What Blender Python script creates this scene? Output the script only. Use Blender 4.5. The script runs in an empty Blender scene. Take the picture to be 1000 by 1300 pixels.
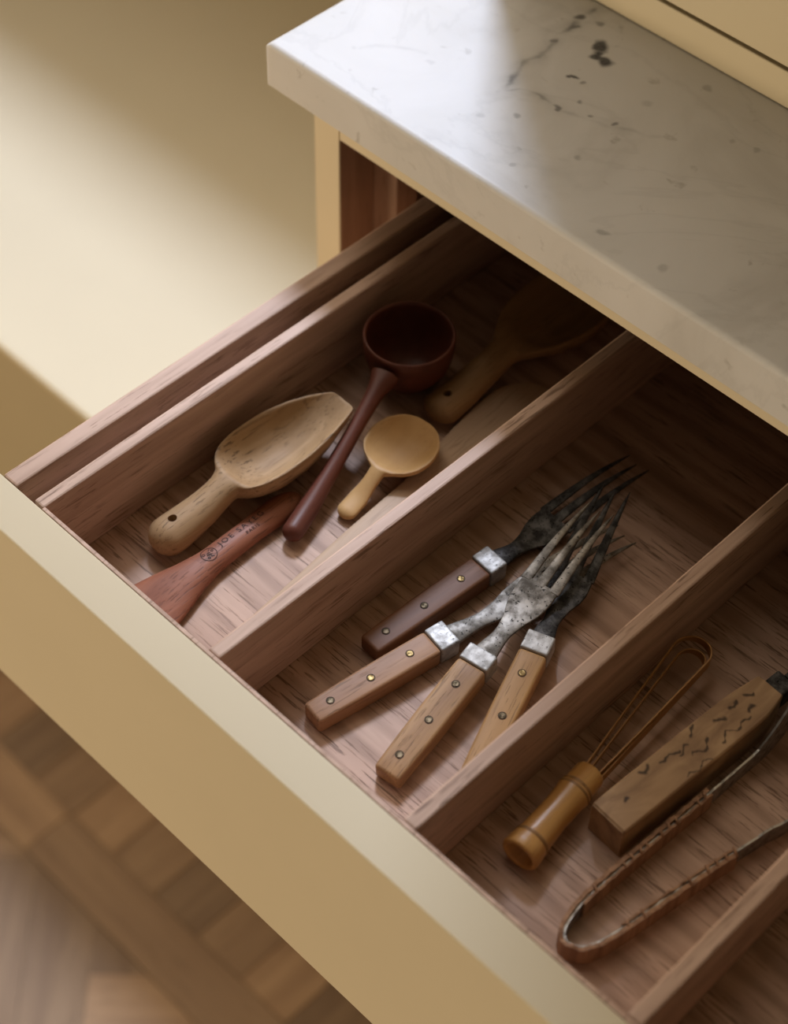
import bpy, bmesh, math, random
import numpy as np
from mathutils import Vector, Matrix

# ------------------------------------------------------------------ camera, world, sun, exposure
SC = bpy.context.scene
COL = SC.collection
H = 0.80                      # height of the open drawer's rim above the floor (all z below are relative to it)

cam_d = bpy.data.cameras.new('camera')
cam = bpy.data.objects.new('camera', cam_d)
COL.objects.link(cam)
cam_d.sensor_fit = 'HORIZONTAL'
cam_d.sensor_width = 36.0
cam_d.lens = 2358.91 * 36.0 / 1000.0
cam_d.clip_start = 0.01
_r = Vector((0.7094124, 0.7046208, 0.0156054))
_d = Vector((0.5491322, -0.5387158, -0.6389359))
_f = Vector((-0.4418007, 0.4618385, -0.7691016))
M = Matrix((( _r.x, -_d.x, -_f.x, 0.607152), (_r.y, -_d.y, -_f.y, -0.307618), (_r.z, -_d.z, -_f.z, 0.720694 + H), (0, 0, 0, 1)))
cam.matrix_world = M
cam_d.dof.use_dof = True
cam_d.dof.focus_distance = 0.94
cam_d.dof.aperture_fstop = 6.5
SC.camera = cam

W = bpy.data.worlds.new('room_ambience')
SC.world = W
W.use_nodes = True
bg = W.node_tree.nodes['Background']
bg.inputs[0].default_value = (1.0, 0.74, 0.46, 1)
bg.inputs[1].default_value = 0.045

sun_d = bpy.data.lights.new('window_sun', 'SUN')
sun_d.energy = 3.4
sun_d.angle = math.radians(10)
sun_d.color = (0.68, 0.78, 1.0)
sun = bpy.data.objects.new('window_sun', sun_d)
COL.objects.link(sun)
sun.location = (-1.5, 2.0, 3.5)
sun.rotation_euler = Vector((1.0, -1.0, -1.55)).to_track_quat('-Z', 'Y').to_euler()

sky_d = bpy.data.lights.new('window_sky', 'SUN')            # the wide bright sky around the sun, through the same window
sky_d.energy = 2.3
sky_d.angle = math.radians(60)
sky_d.color = (1.0, 0.88, 0.74)
sky = bpy.data.objects.new('window_sky', sky_d)
COL.objects.link(sky)
sky.location = (-1.6, 2.0, 3.6)
sky.rotation_euler = Vector((1.0, -0.8, -1.42)).to_track_quat('-Z', 'Y').to_euler()

fill_d = bpy.data.lights.new('warm_fill', 'AREA')      # unseen fill lamp added at front left to brighten the shaded front faces
fill_d.shape = 'RECTANGLE'
fill_d.size, fill_d.size_y = 3.2, 1.0
fill_d.energy = 222
fill_d.color = (1.0, 0.79, 0.54)
fill = bpy.data.objects.new('warm_fill', fill_d)
COL.objects.link(fill)
fill.location = (-3.7, -4.3, 0.30 + H)
fill.rotation_euler = (Vector((0.1, 0.15, H)) - fill.location).to_track_quat('-Z', 'Y').to_euler()

SC.view_settings.view_transform = 'Standard'
SC.view_settings.look = 'None'
SC.view_settings.gamma = 1.0
SC.view_settings.use_curve_mapping = False
SC.view_settings.exposure = 0.06

random.seed(4)
RNG = np.random.default_rng(4)


# ------------------------------------------------------------------ object helpers
def tag(o, label=None, cat=None, group=None, kind=None):
    if label: o['label'] = label
    if cat: o['category'] = cat
    if group: o['group'] = group
    if kind: o['kind'] = kind
    return o


def empty(name, loc, label, cat, group=None, rz=0.0):
    o = bpy.data.objects.new(name, None)
    COL.objects.link(o)
    o.empty_display_size = 0.02
    o.location = (loc[0], loc[1], loc[2] + H)
    o.rotation_euler = (0, 0, rz)
    return tag(o, label, cat, group)


def link(name, me, mat, parent=None, smooth=False, loc=None):
    o = bpy.data.objects.new(name, me)
    COL.objects.link(o)
    if mat is not None:
        me.materials.clear()
        me.materials.append(mat)
    if smooth:
        me.polygons.foreach_set('use_smooth', [True] * len(me.polygons))
    if parent is not None:
        o.parent = parent
    elif loc is not None:
        o.location = (loc[0], loc[1], loc[2] + H)
    return o


def mesh(verts, faces):
    me = bpy.data.meshes.new('m')
    me.from_pydata([tuple(v) for v in verts], [], [tuple(f) for f in faces])
    me.update()
    return me


def bm_mesh(bm, smooth_angle=None):
    me = bpy.data.meshes.new('m')
    bmesh.ops.recalc_face_normals(bm, faces=bm.faces)
    bm.to_mesh(me)
    bm.free()
    me.update()
    return me


def box_bm(b, bevel=0.0, seg=2, bm=None):
    x0, x1, y0, y1, z0, z1 = b
    own = bm is None
    t = bmesh.new()
    bmesh.ops.create_cube(t, size=1.0)
    for v in t.verts:
        v.co = Vector((x0 + (v.co.x + .5) * (x1 - x0), y0 + (v.co.y + .5) * (y1 - y0), z0 + (v.co.z + .5) * (z1 - z0)))
    if bevel > 0:
        bmesh.ops.bevel(t, geom=list(t.edges), offset=bevel, segments=seg, profile=0.5, affect='EDGES')
    return t


def box(name, b, mat, parent=None, bevel=0.0, seg=2, origin=(0, 0, 0), smooth=None):
    """axis-aligned board given in drawer coordinates; origin = its parent's location"""
    x0, x1, y0, y1, z0, z1 = b
    if parent is None:
        origin = ((x0 + x1) / 2, (y0 + y1) / 2, z0)
    bb = (x0 - origin[0], x1 - origin[0], y0 - origin[1], y1 - origin[1], z0 - origin[2], z1 - origin[2])
    me = bm_mesh(box_bm(bb, bevel, seg))
    return link(name, me, mat, parent, smooth=False, loc=origin)


# ------------------------------------------------------------------ lofts (spoons, handles, tines)
def hermite(xs, ys, x):
    xs = np.asarray(xs, float); ys = np.asarray(ys, float)
    d = np.diff(ys) / np.diff(xs)
    m = np.zeros(len(xs))
    m[0] = d[0]; m[-1] = d[-1]
    for i in range(1, len(xs) - 1):
        m[i] = 0.0 if d[i - 1] * d[i] <= 0 else 2 * d[i - 1] * d[i] / (d[i - 1] + d[i])
    i = np.clip(np.searchsorted(xs, x) - 1, 0, len(xs) - 2)
    h = xs[i + 1] - xs[i]
    t = (x - xs[i]) / h
    return ((2 * t**3 - 3 * t**2 + 1) * ys[i] + (t**3 - 2 * t**2 + t) * h * m[i] + (-2 * t**3 + 3 * t**2) * ys[i + 1] + (t**3 - t**2) * h * m[i + 1])


class Carved:
    """A carved utensil lying along local +X.
    keys: rows of (s, cy, w, zr, top, bot, e): centre offset, half width, rim height, crown (+) or dish (-) of the
    upper face, depth of the lower face below the rim, thickness of the rim edge."""
    def __init__(self, keys, r0=0.0, r1=0.0, square=2.0):
        k = np.array(keys, float)
        self.k = k
        self.s0, self.s1 = k[0, 0], k[-1, 0]
        self.r0, self.r1 = r0, r1
        self.sq = square

    def par(self, s):
        return [float(hermite(self.k[:, 0], self.k[:, j], s)) for j in range(1, 7)]

    def scale(self, s):
        q = 1.0
        if self.r0 and s < self.s0 + self.r0:
            u = (self.s0 + self.r0 - s) / self.r0
            q *= math.sqrt(max(0.0, 1 - min(1, u) ** 2))
        if self.r1 and s > self.s1 - self.r1:
            u = (s - self.s1 + self.r1) / self.r1
            q *= math.sqrt(max(0.0, 1 - min(1, u) ** 2))
        return max(q, 0.02)

    def zt(self, s, t):
        cy, w, zr, top, bot, e = self.par(s)
        p = self.sq
        a = max(0.0, 1 - abs(t) ** p)
        if top > 0: return zr + top * a ** (1 / p)
        return zr + top * max(0.0, 1 - (abs(t) / 0.92) ** 2) ** 0.8      # dished, inside a flat rim

    def ring(self, s, m):
        cy, w, zr, top, bot, e = self.par(s)
        q = self.scale(s)
        p = self.sq
        mid = zr + (max(top, 0) - bot) / 2
        out = []
        th = np.linspace(-math.pi / 2, math.pi / 2, m)
        for a in th:                                   # lower face, -w .. w
            t = math.sin(a)
            c = max(0.0, 1 - abs(t) ** p) ** (1 / p)
            out.append((s, cy + w * q * t, zr - e - (bot - e) * c))
        for a in th[::-1]:                             # upper face, w .. -w
            t = math.sin(a) * 0.985
            out.append((s, cy + w * q * t, self.zt(s, t)))
        out = np.array(out)
        out[:, 2] = mid + (out[:, 2] - mid) * (q if q < 1 else 1)
        return out

    def mesh(self, a=None, b=None, n=60, m=15):
        a = self.s0 if a is None else a
        b = self.s1 if b is None else b
        u = np.linspace(0, 1, n)
        lo = 2.0 if (self.r0 and a <= self.s0) else 1.0
        ss = a + (b - a) * u
        if self.r0 and a <= self.s0 + 1e-9:
            k = int(n * .25)
            ss = np.concatenate([a + self.r0 * (1 - np.cos(np.linspace(0, math.pi / 2, k))), np.linspace(a + self.r0, b, n - k + 1)[1:]])
        if self.r1 and b >= self.s1 - 1e-9:
            k = int(n * .25)
            body = ss[ss < b - self.r1 * 1.02]
            ss = np.concatenate([body, b - self.r1 + self.r1 * np.sin(np.linspace(0, math.pi / 2, k))])
        V, Fc = [], []
        R = 2 * m
        for s in ss:
            V.extend(self.ring(s, m))
        N = len(ss)
        for i in range(N - 1):
            for j in range(R):
                k2 = (j + 1) % R
                Fc.append((i * R + j, i * R + k2, (i + 1) * R + k2, (i + 1) * R + j))
        c0 = len(V); V.append(np.mean(V[:R], axis=0))
        c1 = len(V); V.append(np.mean(V[(N - 1) * R:N * R], axis=0))
        for j in range(R):
            k2 = (j + 1) % R
            Fc.append((c0, k2, j))
            Fc.append((c1, (N - 1) * R + j, (N - 1) * R + k2))
        me = mesh(V, Fc)
        bm = bmesh.new(); bm.from_mesh(me)
        bmesh.ops.recalc_face_normals(bm, faces=bm.faces)
        bm.verts.ensure_lookup_table()
        for c in (c0, c1):                             # the end caps keep their own shading
            for f in bm.verts[c].link_faces:
                for e in f.edges:
                    if bm.verts[c] not in e.verts: e.smooth = False
        bm.to_mesh(me); bm.free()
        return me


def tube(path, radii, n=12, flat=1.0):
    """round bar through points; radii per point; flat squeezes the section in its second direction"""
    P = [Vector(p) for p in path]
    V, Fc = [], []
    up = Vector((0, 0, 1))
    for i, p in enumerate(P):
        d = (P[min(i + 1, len(P) - 1)] - P[max(i - 1, 0)]).normalized()
        a = d.cross(up)
        if a.length < 1e-4: a = Vector((1, 0, 0))
        a.normalize()
        b = a.cross(d).normalized()
        r = radii[i] if hasattr(radii, '__len__') else radii
        for k in range(n):
            t = 2 * math.pi * k / n
            V.append(p + a * (r * math.cos(t)) + b * (r * flat * math.sin(t)))
    for i in range(len(P) - 1):
        for k in range(n):
            k2 = (k + 1) % n
            Fc.append((i * n + k, i * n + k2, (i + 1) * n + k2, (i + 1) * n + k))
    Fc.append(tuple(range(n))[::-1])
    Fc.append(tuple(range((len(P) - 1) * n, len(P) * n)))
    me = mesh(V, Fc)
    bm = bmesh.new(); bm.from_mesh(me); bmesh.ops.recalc_face_normals(bm, faces=bm.faces); bm.to_mesh(me); bm.free()
    return me


def strip(path, th, heights):
    """band standing on edge: path of (x,y), thickness, and (z_low, z_high) per point"""
    P = np.array(path, float)
    V, Fc = [], []
    n = len(P)
    for i in range(n):
        d = P[min(i + 1, n - 1)] - P[max(i - 1, 0)]
        d /= np.linalg.norm(d)
        nr = np.array([-d[1], d[0]]) * th / 2
        z0, z1 = heights[i]
        for q, z in ((1, z0), (1, z1), (-1, z1), (-1, z0)):
            V.append((P[i, 0] + q * nr[0], P[i, 1] + q * nr[1], z))
    for i in range(n - 1):
        for j in range(4):
            k = (j + 1) % 4
            Fc.append((i * 4 + j, i * 4 + k, (i + 1) * 4 + k, (i + 1) * 4 + j))
    Fc.append((0, 1, 2, 3)); Fc.append(tuple((n - 1) * 4 + j for j in (3, 2, 1, 0)))
    me = mesh(V, Fc)
    bm = bmesh.new(); bm.from_mesh(me); bmesh.ops.recalc_face_normals(bm, faces=bm.faces); bm.to_mesh(me); bm.free()
    return me


def lathe(profile, n=48, axis='Z', close=True):
    V, Fc = [], []
    for (r, z) in profile:
        for k in range(n):
            t = 2 * math.pi * k / n
            V.append((r * math.cos(t), r * math.sin(t), z) if axis == 'Z' else (z, r * math.cos(t), r * math.sin(t)))
    m = len(profile)
    for i in range(m - 1):
        for k in range(n):
            k2 = (k + 1) % n
            Fc.append((i * n + k, i * n + k2, (i + 1) * n + k2, (i + 1) * n + k))
    Fc.append(tuple(range(n))[::-1]); Fc.append(tuple(range((m - 1) * n, m * n)))
    me = mesh(V, Fc)
    bm = bmesh.new(); bm.from_mesh(me); bmesh.ops.remove_doubles(bm, verts=bm.verts, dist=1e-6)
    bmesh.ops.recalc_face_normals(bm, faces=bm.faces); bm.to_mesh(me); bm.free()
    return me


def drill(o, cutters):
    """cut holes through a part; each cutter is a mesh in the part's own coordinates"""
    tmp = []
    for me in cutters:
        c = bpy.data.objects.new('cut', me)
        COL.objects.link(c)
        c.parent = o.parent
        md = o.modifiers.new('b', 'BOOLEAN')
        md.object = c; md.operation = 'DIFFERENCE'; md.solver = 'EXACT'
        tmp.append(c)
    bpy.context.view_layer.update()
    dg = bpy.context.evaluated_depsgraph_get()
    new = bpy.data.meshes.new_from_object(o.evaluated_get(dg))
    o.modifiers.clear()
    mats = list(o.data.materials)
    o.data = new
    if not len(new.materials) and mats: new.materials.append(mats[0])
    for c in tmp: bpy.data.objects.remove(c)


def cyl_bm(c, r, h, axis='Z', n=20, bm=None, bevel=0):
    """closed cylinder mesh centred at c"""
    prof = [(r * .0 + 1e-5, -h / 2), (r - bevel, -h / 2), (r, -h / 2 + bevel), (r, h / 2 - bevel), (r - bevel, h / 2), (1e-5, h / 2)] if bevel else [(r, -h / 2), (r, h / 2)]
    me = lathe(prof, n, axis)
    me.transform(Matrix.Translation(c))
    return me


# ------------------------------------------------------------------ materials
def new_mat(name):
    m = bpy.data.materials.new(name)
    m.use_nodes = True
    nt = m.node_tree
    p = nt.nodes['Principled BSDF']
    return m, nt, p


def N(nt, t, **kw):
    n = nt.nodes.new(t)
    for k, v in kw.items():
        if k == 'op': n.operation = v
        elif k == 'blend': n.blend_type = v; 
        else: setattr(n, k, v)
    return n


def ramp(nt, stops):
    r = nt.nodes.new('ShaderNodeValToRGB')
    e = r.color_ramp.elements
    while len(e) < len(stops): e.new(0.5)
    for el, (p, c) in zip(e, stops):
        el.position = p
        el.color = (*c, 1) if len(c) == 3 else c
    return r


def mixc(nt, a, b, fac, blend='MIX'):
    n = nt.nodes.new('ShaderNodeMix')
    n.data_type = 'RGBA'; n.blend_type = blend
    def put(i, v):
        if isinstance(v, (tuple, list)): n.inputs[i].default_value = (*v, 1)
        elif isinstance(v, (int, float)): n.inputs[i].default_value = v
        else: nt.links.new(v, n.inputs[i])
    put(0, fac); put(6, a); put(7, b)
    return n.outputs[2]


def wood(name, light, dark, pore, axis='Y', fig=1.0, pore_amt=0.5, rough=0.55, bump=0.25, waves=0.0, pore_scale=1.0, spec=0.3):
    """grain runs along the given local axis"""
    m, nt, p = new_mat(name)
    L = nt.links.new
    tc = N(nt, 'ShaderNodeTexCoord')
    oi = N(nt, 'ShaderNodeObjectInfo')
    add = N(nt, 'ShaderNodeVectorMath', op='ADD')
    sc = N(nt, 'ShaderNodeVectorMath', op='SCALE')
    comb = N(nt, 'ShaderNodeCombineXYZ')
    L(oi.outputs['Random'], comb.inputs[0]); L(oi.outputs['Random'], comb.inputs[1]); L(oi.outputs['Random'], comb.inputs[2])
    L(comb.outputs[0], sc.inputs[0]); sc.inputs['Scale'].default_value = 7.3
    L(tc.outputs['Object'], add.inputs[0]); L(sc.outputs[0], add.inputs[1])
    def mapped(across, along):
        mp = N(nt, 'ShaderNodeMapping')
        s = [across] * 3
        s['XYZ'.index(axis)] = along
        mp.inputs['Scale'].default_value = s
        L(add.outputs[0], mp.inputs['Vector'])
        return mp.outputs[0]
    n1 = N(nt, 'ShaderNodeTexNoise'); n1.inputs['Scale'].default_value = 1.0; n1.inputs['Detail'].default_value = 5; n1.inputs['Distortion'].default_value = 0.6
    L(mapped(95 * fig, 7 * fig), n1.inputs['Vector'])
    r1 = ramp(nt, [(0.30, dark), (0.70, light)])
    L(n1.outputs['Fac'], r1.inputs[0])
    col = r1.outputs[0]
    if waves > 0:                                      # broad growth rings
        wv = N(nt, 'ShaderNodeTexWave'); wv.wave_type = 'RINGS'
        wv.inputs['Scale'].default_value = 1.0; wv.inputs['Distortion'].default_value = 5.0; wv.inputs['Detail'].default_value = 2.5; wv.inputs['Detail Scale'].default_value = 1.3
        L(mapped(26, 4.0), wv.inputs['Vector'])
        rw = ramp(nt, [(0.0, (1 - waves, 1 - waves * 1.12, 1 - waves * 1.2)), (0.55, (1, 1, 1))])
        L(wv.outputs['Fac'], rw.inputs[0])
        col = mixc(nt, col, rw.outputs[0], 1.0, 'MULTIPLY')
    n2 = N(nt, 'ShaderNodeTexNoise'); n2.inputs['Scale'].default_value = 1.0; n2.inputs['Detail'].default_value = 3; n2.inputs['Roughness'].default_value = 0.6; n2.inputs['Distortion'].default_value = 0.25
    L(mapped(620 * pore_scale, 38 * pore_scale), n2.inputs['Vector'])
    r2 = ramp(nt, [(0.555, (0, 0, 0)), (0.625, (1, 1, 1))])
    L(n2.outputs['Fac'], r2.inputs[0])
    n3 = N(nt, 'ShaderNodeTexNoise'); n3.inputs['Scale'].default_value = 1.0; n3.inputs['Detail'].default_value = 2
    L(mapped(60, 14), n3.inputs['Vector'])
    r3 = ramp(nt, [(0.36, (0, 0, 0)), (0.6, (1, 1, 1))])
    L(n3.outputs['Fac'], r3.inputs[0])
    mul = N(nt, 'ShaderNodeMath', op='MULTIPLY'); L(r2.outputs[0], mul.inputs[0]); L(r3.outputs[0], mul.inputs[1])
    mul2 = N(nt, 'ShaderNodeMath', op='MULTIPLY'); L(mul.outputs[0], mul2.inputs[0]); mul2.inputs[1].default_value = pore_amt
    col = mixc(nt, col, pore, mul2.outputs[0])
    L(col, p.inputs['Base Color'])
    p.inputs['Roughness'].default_value = rough
    p.inputs['Specular IOR Level'].default_value = spec
    bp = N(nt, 'ShaderNodeBump'); bp.inputs['Strength'].default_value = bump; bp.inputs['Distance'].default_value = 0.0006
    inv = N(nt, 'ShaderNodeMath', op='MULTIPLY_ADD'); inv.inputs[1].default_value = -1.0; L(mul2.outputs[0], inv.inputs[0]); L(n1.outputs['Fac'], inv.inputs[2])
    L(inv.outputs[0], bp.inputs['Height']); L(bp.outputs[0], p.inputs['Normal'])
    return m


def paint(name, c, rough=0.6):
    m, nt, p = new_mat(name)
    L = nt.links.new
    tc = N(nt, 'ShaderNodeTexCoord')
    n = N(nt, 'ShaderNodeTexNoise'); n.inputs['Scale'].default_value = 9; n.inputs['Detail'].default_value = 4
    L(tc.outputs['Object'], n.inputs['Vector'])
    r = ramp(nt, [(0.35, tuple(x * 0.975 for x in c)), (0.65, c)])
    L(n.outputs['Fac'], r.inputs[0]); L(r.outputs[0], p.inputs['Base Color'])
    p.inputs['Roughness'].default_value = rough
    p.inputs['Specular IOR Level'].default_value = 0.2
    n2 = N(nt, 'ShaderNodeTexNoise'); n2.inputs['Scale'].default_value = 900; n2.inputs['Detail'].default_value = 2
    L(tc.outputs['Object'], n2.inputs['Vector'])
    bp = N(nt, 'ShaderNodeBump'); bp.inputs['Strength'].default_value = 0.03; bp.inputs['Distance'].default_value = 0.0005
    L(n2.outputs['Fac'], bp.inputs['Height']); L(bp.outputs[0], p.inputs['Normal'])
    return m


def metal(name, light, dark, rough=0.4, scale=140, lo=0.42, hi=0.56, metallic=0.9, pits=0.8):
    m, nt, p = new_mat(name)
    L = nt.links.new
    tc = N(nt, 'ShaderNodeTexCoord')
    n = N(nt, 'ShaderNodeTexNoise'); n.inputs['Scale'].default_value = scale; n.inputs['Detail'].default_value = 6; n.inputs['Roughness'].default_value = 0.65
    L(tc.outputs['Object'], n.inputs['Vector'])
    r = ramp(nt, [(lo, dark), (hi, light)])
    L(n.outputs['Fac'], r.inputs[0])
    v = N(nt, 'ShaderNodeTexNoise'); v.inputs['Scale'].default_value = scale * 4.5; v.inputs['Detail'].default_value = 2
    L(tc.outputs['Object'], v.inputs['Vector'])
    rv = ramp(nt, [(0.62, (1, 1, 1)), (0.70, (1 - pits, 1 - pits, 1 - pits))])
    L(v.outputs['Fac'], rv.inputs[0])
    col = mixc(nt, r.outputs[0], rv.outputs[0], 1.0, 'MULTIPLY')
    L(col, p.inputs['Base Color'])
    p.inputs['Metallic'].default_value = metallic
    rr = N(nt, 'ShaderNodeMapRange'); rr.inputs['From Min'].default_value = lo; rr.inputs['From Max'].default_value = hi
    rr.inputs['To Min'].default_value = min(1, rough + 0.25); rr.inputs['To Max'].default_value = rough
    L(n.outputs['Fac'], rr.inputs['Value']); L(rr.outputs[0], p.inputs['Roughness'])
    bp = N(nt, 'ShaderNodeBump'); bp.inputs['Strength'].default_value = 0.25; bp.inputs['Distance'].default_value = 0.0005
    L(rv.outputs[0], bp.inputs['Height']); L(bp.outputs[0], p.inputs['Normal'])
    return m


def marble_mat():
    m, nt, p = new_mat('white_marble')
    L = nt.links.new
    tc = N(nt, 'ShaderNodeTexCoord')
    def noise(scale, detail, dist=0.0, rough=0.55):
        n = N(nt, 'ShaderNodeTexNoise'); n.inputs['Scale'].default_value = scale; n.inputs['Detail'].default_value = detail
        n.inputs['Distortion'].default_value = dist; n.inputs['Roughness'].default_value = rough
        L(tc.outputs['Object'], n.inputs['Vector'])
        return n
    cl = noise(9, 6, 1.2)
    r = ramp(nt, [(0.30, (0.54, 0.53, 0.51)), (0.48, (0.635, 0.63, 0.615)), (0.70, (0.68, 0.675, 0.665))])
    L(cl.outputs['Fac'], r.inputs[0])
    sp = noise(75, 3, 0.4)
    rs = ramp(nt, [(0.66, (1, 1, 1)), (0.76, (0.74, 0.73, 0.71))])
    L(sp.outputs['Fac'], rs.inputs[0])
    col = mixc(nt, r.outputs[0], rs.outputs[0], 1.0, 'MULTIPLY')
    # thin grey drifting veins
    vn = noise(4.2, 8, 2.2, 0.6)
    ab = N(nt, 'ShaderNodeMath', op='SUBTRACT'); ab.inputs[1].default_value = 0.5; L(vn.outputs['Fac'], ab.inputs[0])
    ab2 = N(nt, 'ShaderNodeMath', op='ABSOLUTE'); L(ab.outputs[0], ab2.inputs[0])
    rv = ramp(nt, [(0.0, (0.80, 0.80, 0.80)), (0.02, (1, 1, 1))])
    L(ab2.outputs[0], rv.inputs[0])
    col = mixc(nt, col, rv.outputs[0], 0.3, 'MULTIPLY')
    at = N(nt, 'ShaderNodeAttribute'); at.attribute_name = 'vein'
    col = mixc(nt, col, (0.045, 0.045, 0.048), at.outputs['Fac'])
    L(col, p.inputs['Base Color'])
    p.inputs['Roughness'].default_value = 0.40
    p.inputs['Specular IOR Level'].default_value = 0.12
    p.inputs['Subsurface Weight'].default_value = 0.25
    p.inputs['Subsurface Radius'].default_value = (1.0, 0.85, 0.7)
    p.inputs['Subsurface Scale'].default_value = 0.004
    return m


def flat(name, c, rough=0.6, metallic=0.0):
    m, nt, p = new_mat(name)
    tc = N(nt, 'ShaderNodeTexCoord')
    n = N(nt, 'ShaderNodeTexNoise'); n.inputs['Scale'].default_value = 300; n.inputs['Detail'].default_value = 3
    nt.links.new(tc.outputs['Object'], n.inputs['Vector'])
    r = ramp(nt, [(0.3, tuple(x * .75 for x in c)), (0.7, c)])
    nt.links.new(n.outputs['Fac'], r.inputs[0]); nt.links.new(r.outputs[0], p.inputs['Base Color'])
    p.inputs['Roughness'].default_value = rough; p.inputs['Metallic'].default_value = metallic
    return m


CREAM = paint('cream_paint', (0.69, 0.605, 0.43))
TAN = paint('darker_tan', (0.44, 0.365, 0.23))  # darker tone than the cream, for bench front and cabinet outer side
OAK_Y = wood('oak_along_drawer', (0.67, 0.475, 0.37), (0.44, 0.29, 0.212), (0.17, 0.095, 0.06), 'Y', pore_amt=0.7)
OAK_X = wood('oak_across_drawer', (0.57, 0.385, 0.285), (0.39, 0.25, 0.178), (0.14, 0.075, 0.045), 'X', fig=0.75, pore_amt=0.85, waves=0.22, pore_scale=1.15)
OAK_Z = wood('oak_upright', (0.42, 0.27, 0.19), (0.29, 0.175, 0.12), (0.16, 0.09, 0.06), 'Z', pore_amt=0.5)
MARBLE = marble_mat()
FLOOR_WOOD = [wood('parquet_%d' % i, tuple(c * k for c in (0.40, 0.255, 0.135)), tuple(c * k for c in (0.27, 0.16, 0.08)), (0.08, 0.045, 0.025), 'X', fig=0.5, pore_amt=0.4, rough=0.5) for i, k in enumerate((1.15, 0.9, 0.68))]
SCOOP_WOOD = wood('pale_scoop_wood', (0.45, 0.29, 0.15), (0.33, 0.20, 0.095), (0.10, 0.055, 0.025), 'X', fig=1.3, pore_amt=0.75, rough=0.6, pore_scale=1.1)
RED_WOOD = wood('red_spatula_wood', (0.33, 0.125, 0.068), (0.21, 0.07, 0.037), (0.08, 0.026, 0.014), 'X', fig=1.2, pore_amt=0.6, rough=0.5, pore_scale=1.5)
DARK_RED = wood('dark_red_wood', (0.15, 0.046, 0.027), (0.10, 0.030, 0.018), (0.05, 0.015, 0.010), 'X', fig=0.8, pore_amt=0.3, rough=0.4)
BOX_WOOD = wood('honey_spoon_wood', (0.56, 0.34, 0.14), (0.47, 0.27, 0.10), (0.25, 0.13, 0.05), 'X', fig=0.8, pore_amt=0.25, rough=0.5, pore_scale=1.4)
DUSK_WOOD = wood('olive_spoon_wood', (0.38, 0.225, 0.105), (0.27, 0.155, 0.068), (0.10, 0.05, 0.02), 'X', pore_amt=0.4)
PADDLE_WOOD = wood('paddle_wood', (0.50, 0.355, 0.24), (0.40, 0.275, 0.18), (0.22, 0.135, 0.08), 'X', fig=0.9, pore_amt=0.5)
BAMBOO = wood('bamboo', (0.58, 0.31, 0.095), (0.46, 0.225, 0.06), (0.24, 0.11, 0.03), 'X', fig=1.4, pore_amt=0.2, rough=0.35, pore_scale=1.5, spec=0.5)
BAMBOO_NODE = wood('bamboo_node', (0.36, 0.19, 0.07), (0.22, 0.11, 0.04), (0.09, 0.04, 0.015), 'Y', fig=1.6, pore_amt=0.5, rough=0.5)
BAMBOO_STRIP = wood('bamboo_strip', (0.50, 0.27, 0.10), (0.38, 0.19, 0.065), (0.2, 0.09, 0.03), 'X', pore_amt=0.3, rough=0.45)
RIVET_BRASS = metal('rivet_brass', (0.52, 0.38, 0.17), (0.30, 0.21, 0.09), 0.55, 500)
RIVET_DULL = metal('rivet_dull', (0.28, 0.22, 0.14), (0.15, 0.12, 0.075), 0.6, 500)
RING_DARK = flat('rivet_rim_grime', (0.06, 0.035, 0.02), 0.8)
STEEL = metal('worn_steel', (0.33, 0.305, 0.27), (0.13, 0.115, 0.095), 0.5, 110, 0.36, 0.60, 0.7)
BOLSTER = metal('bolster_steel', (0.47, 0.455, 0.43), (0.33, 0.32, 0.30), 0.5, 150, 0.34, 0.6, 0.7, 0.5)
TARNISH = metal('tarnished_steel', (0.12, 0.115, 0.11), (0.05, 0.048, 0.046), 0.55, 150, 0.4, 0.6, 0.8)
INK = flat('burnt_lettering', (0.03, 0.010, 0.006), 0.8)
WRAP = wood('wrapped_bark', (0.46, 0.27, 0.16), (0.26, 0.14, 0.08), (0.07, 0.035, 0.02), 'Z', fig=2.2, pore_amt=0.5, rough=0.7)
TONG_STEEL = metal('tong_steel', (0.42, 0.40, 0.37), (0.20, 0.19, 0.17), 0.38, 220, 0.35, 0.55, 0.9, 0.3)


# ------------------------------------------------------------------ the setting: floor, back wall with the window opening
FZ = -H
floor = tag(box('floor', (-2.6, 1.8, -1.6, 1.2, FZ - 0.04, FZ - 0.012), FLOOR_WOOD[1]), 'brown oak parquet floor below the drawer', 'floor', kind='structure')
f_or = Vector((-0.4, -0.2, FZ - 0.04))


def plank(cx, cy, L, w, ang, mi):
    key = (round(L, 4), round(w, 4), mi)
    if key not in plank.cache:
        me = bm_mesh(box_bm((-L / 2 + .0002, L / 2 - .0002, -w / 2 + .0002, w / 2 - .0002, -0.012, 0), 0.0005, 1))
        me.materials.append(FLOOR_WOOD[mi])
        plank.cache[key] = me
    o = bpy.data.objects.new('plank', plank.cache[key])
    COL.objects.link(o)
    o.parent = floor
    o.location = (cx - f_or.x, cy - f_or.y, FZ - f_or.z + random.uniform(-.0003, .0003))
    o.rotation_euler = (0, 0, ang)
    return o


plank.cache = {}
# short blocks square to the cabinet, then one border plank row, then the herringbone field
pw, pl = 0.058, 0.29
k = 0
for i in range(-9, 6):
    plank(-0.2 + i * pw + 0.012, 0.13 + 0.11, 0.22, pw, math.pi / 2, (0, 1, 2, 1, 0, 2, 1)[i % 7])
for i in range(-2, 3):
    plank(-0.05 + i * 0.34, 0.13 - 0.027, 0.34, 0.054, 0, (1, 0, 1, 2, 0)[i % 5])
yB = 0.075
L0, w0 = 0.232, 0.058
c45 = math.sqrt(0.5)


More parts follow.
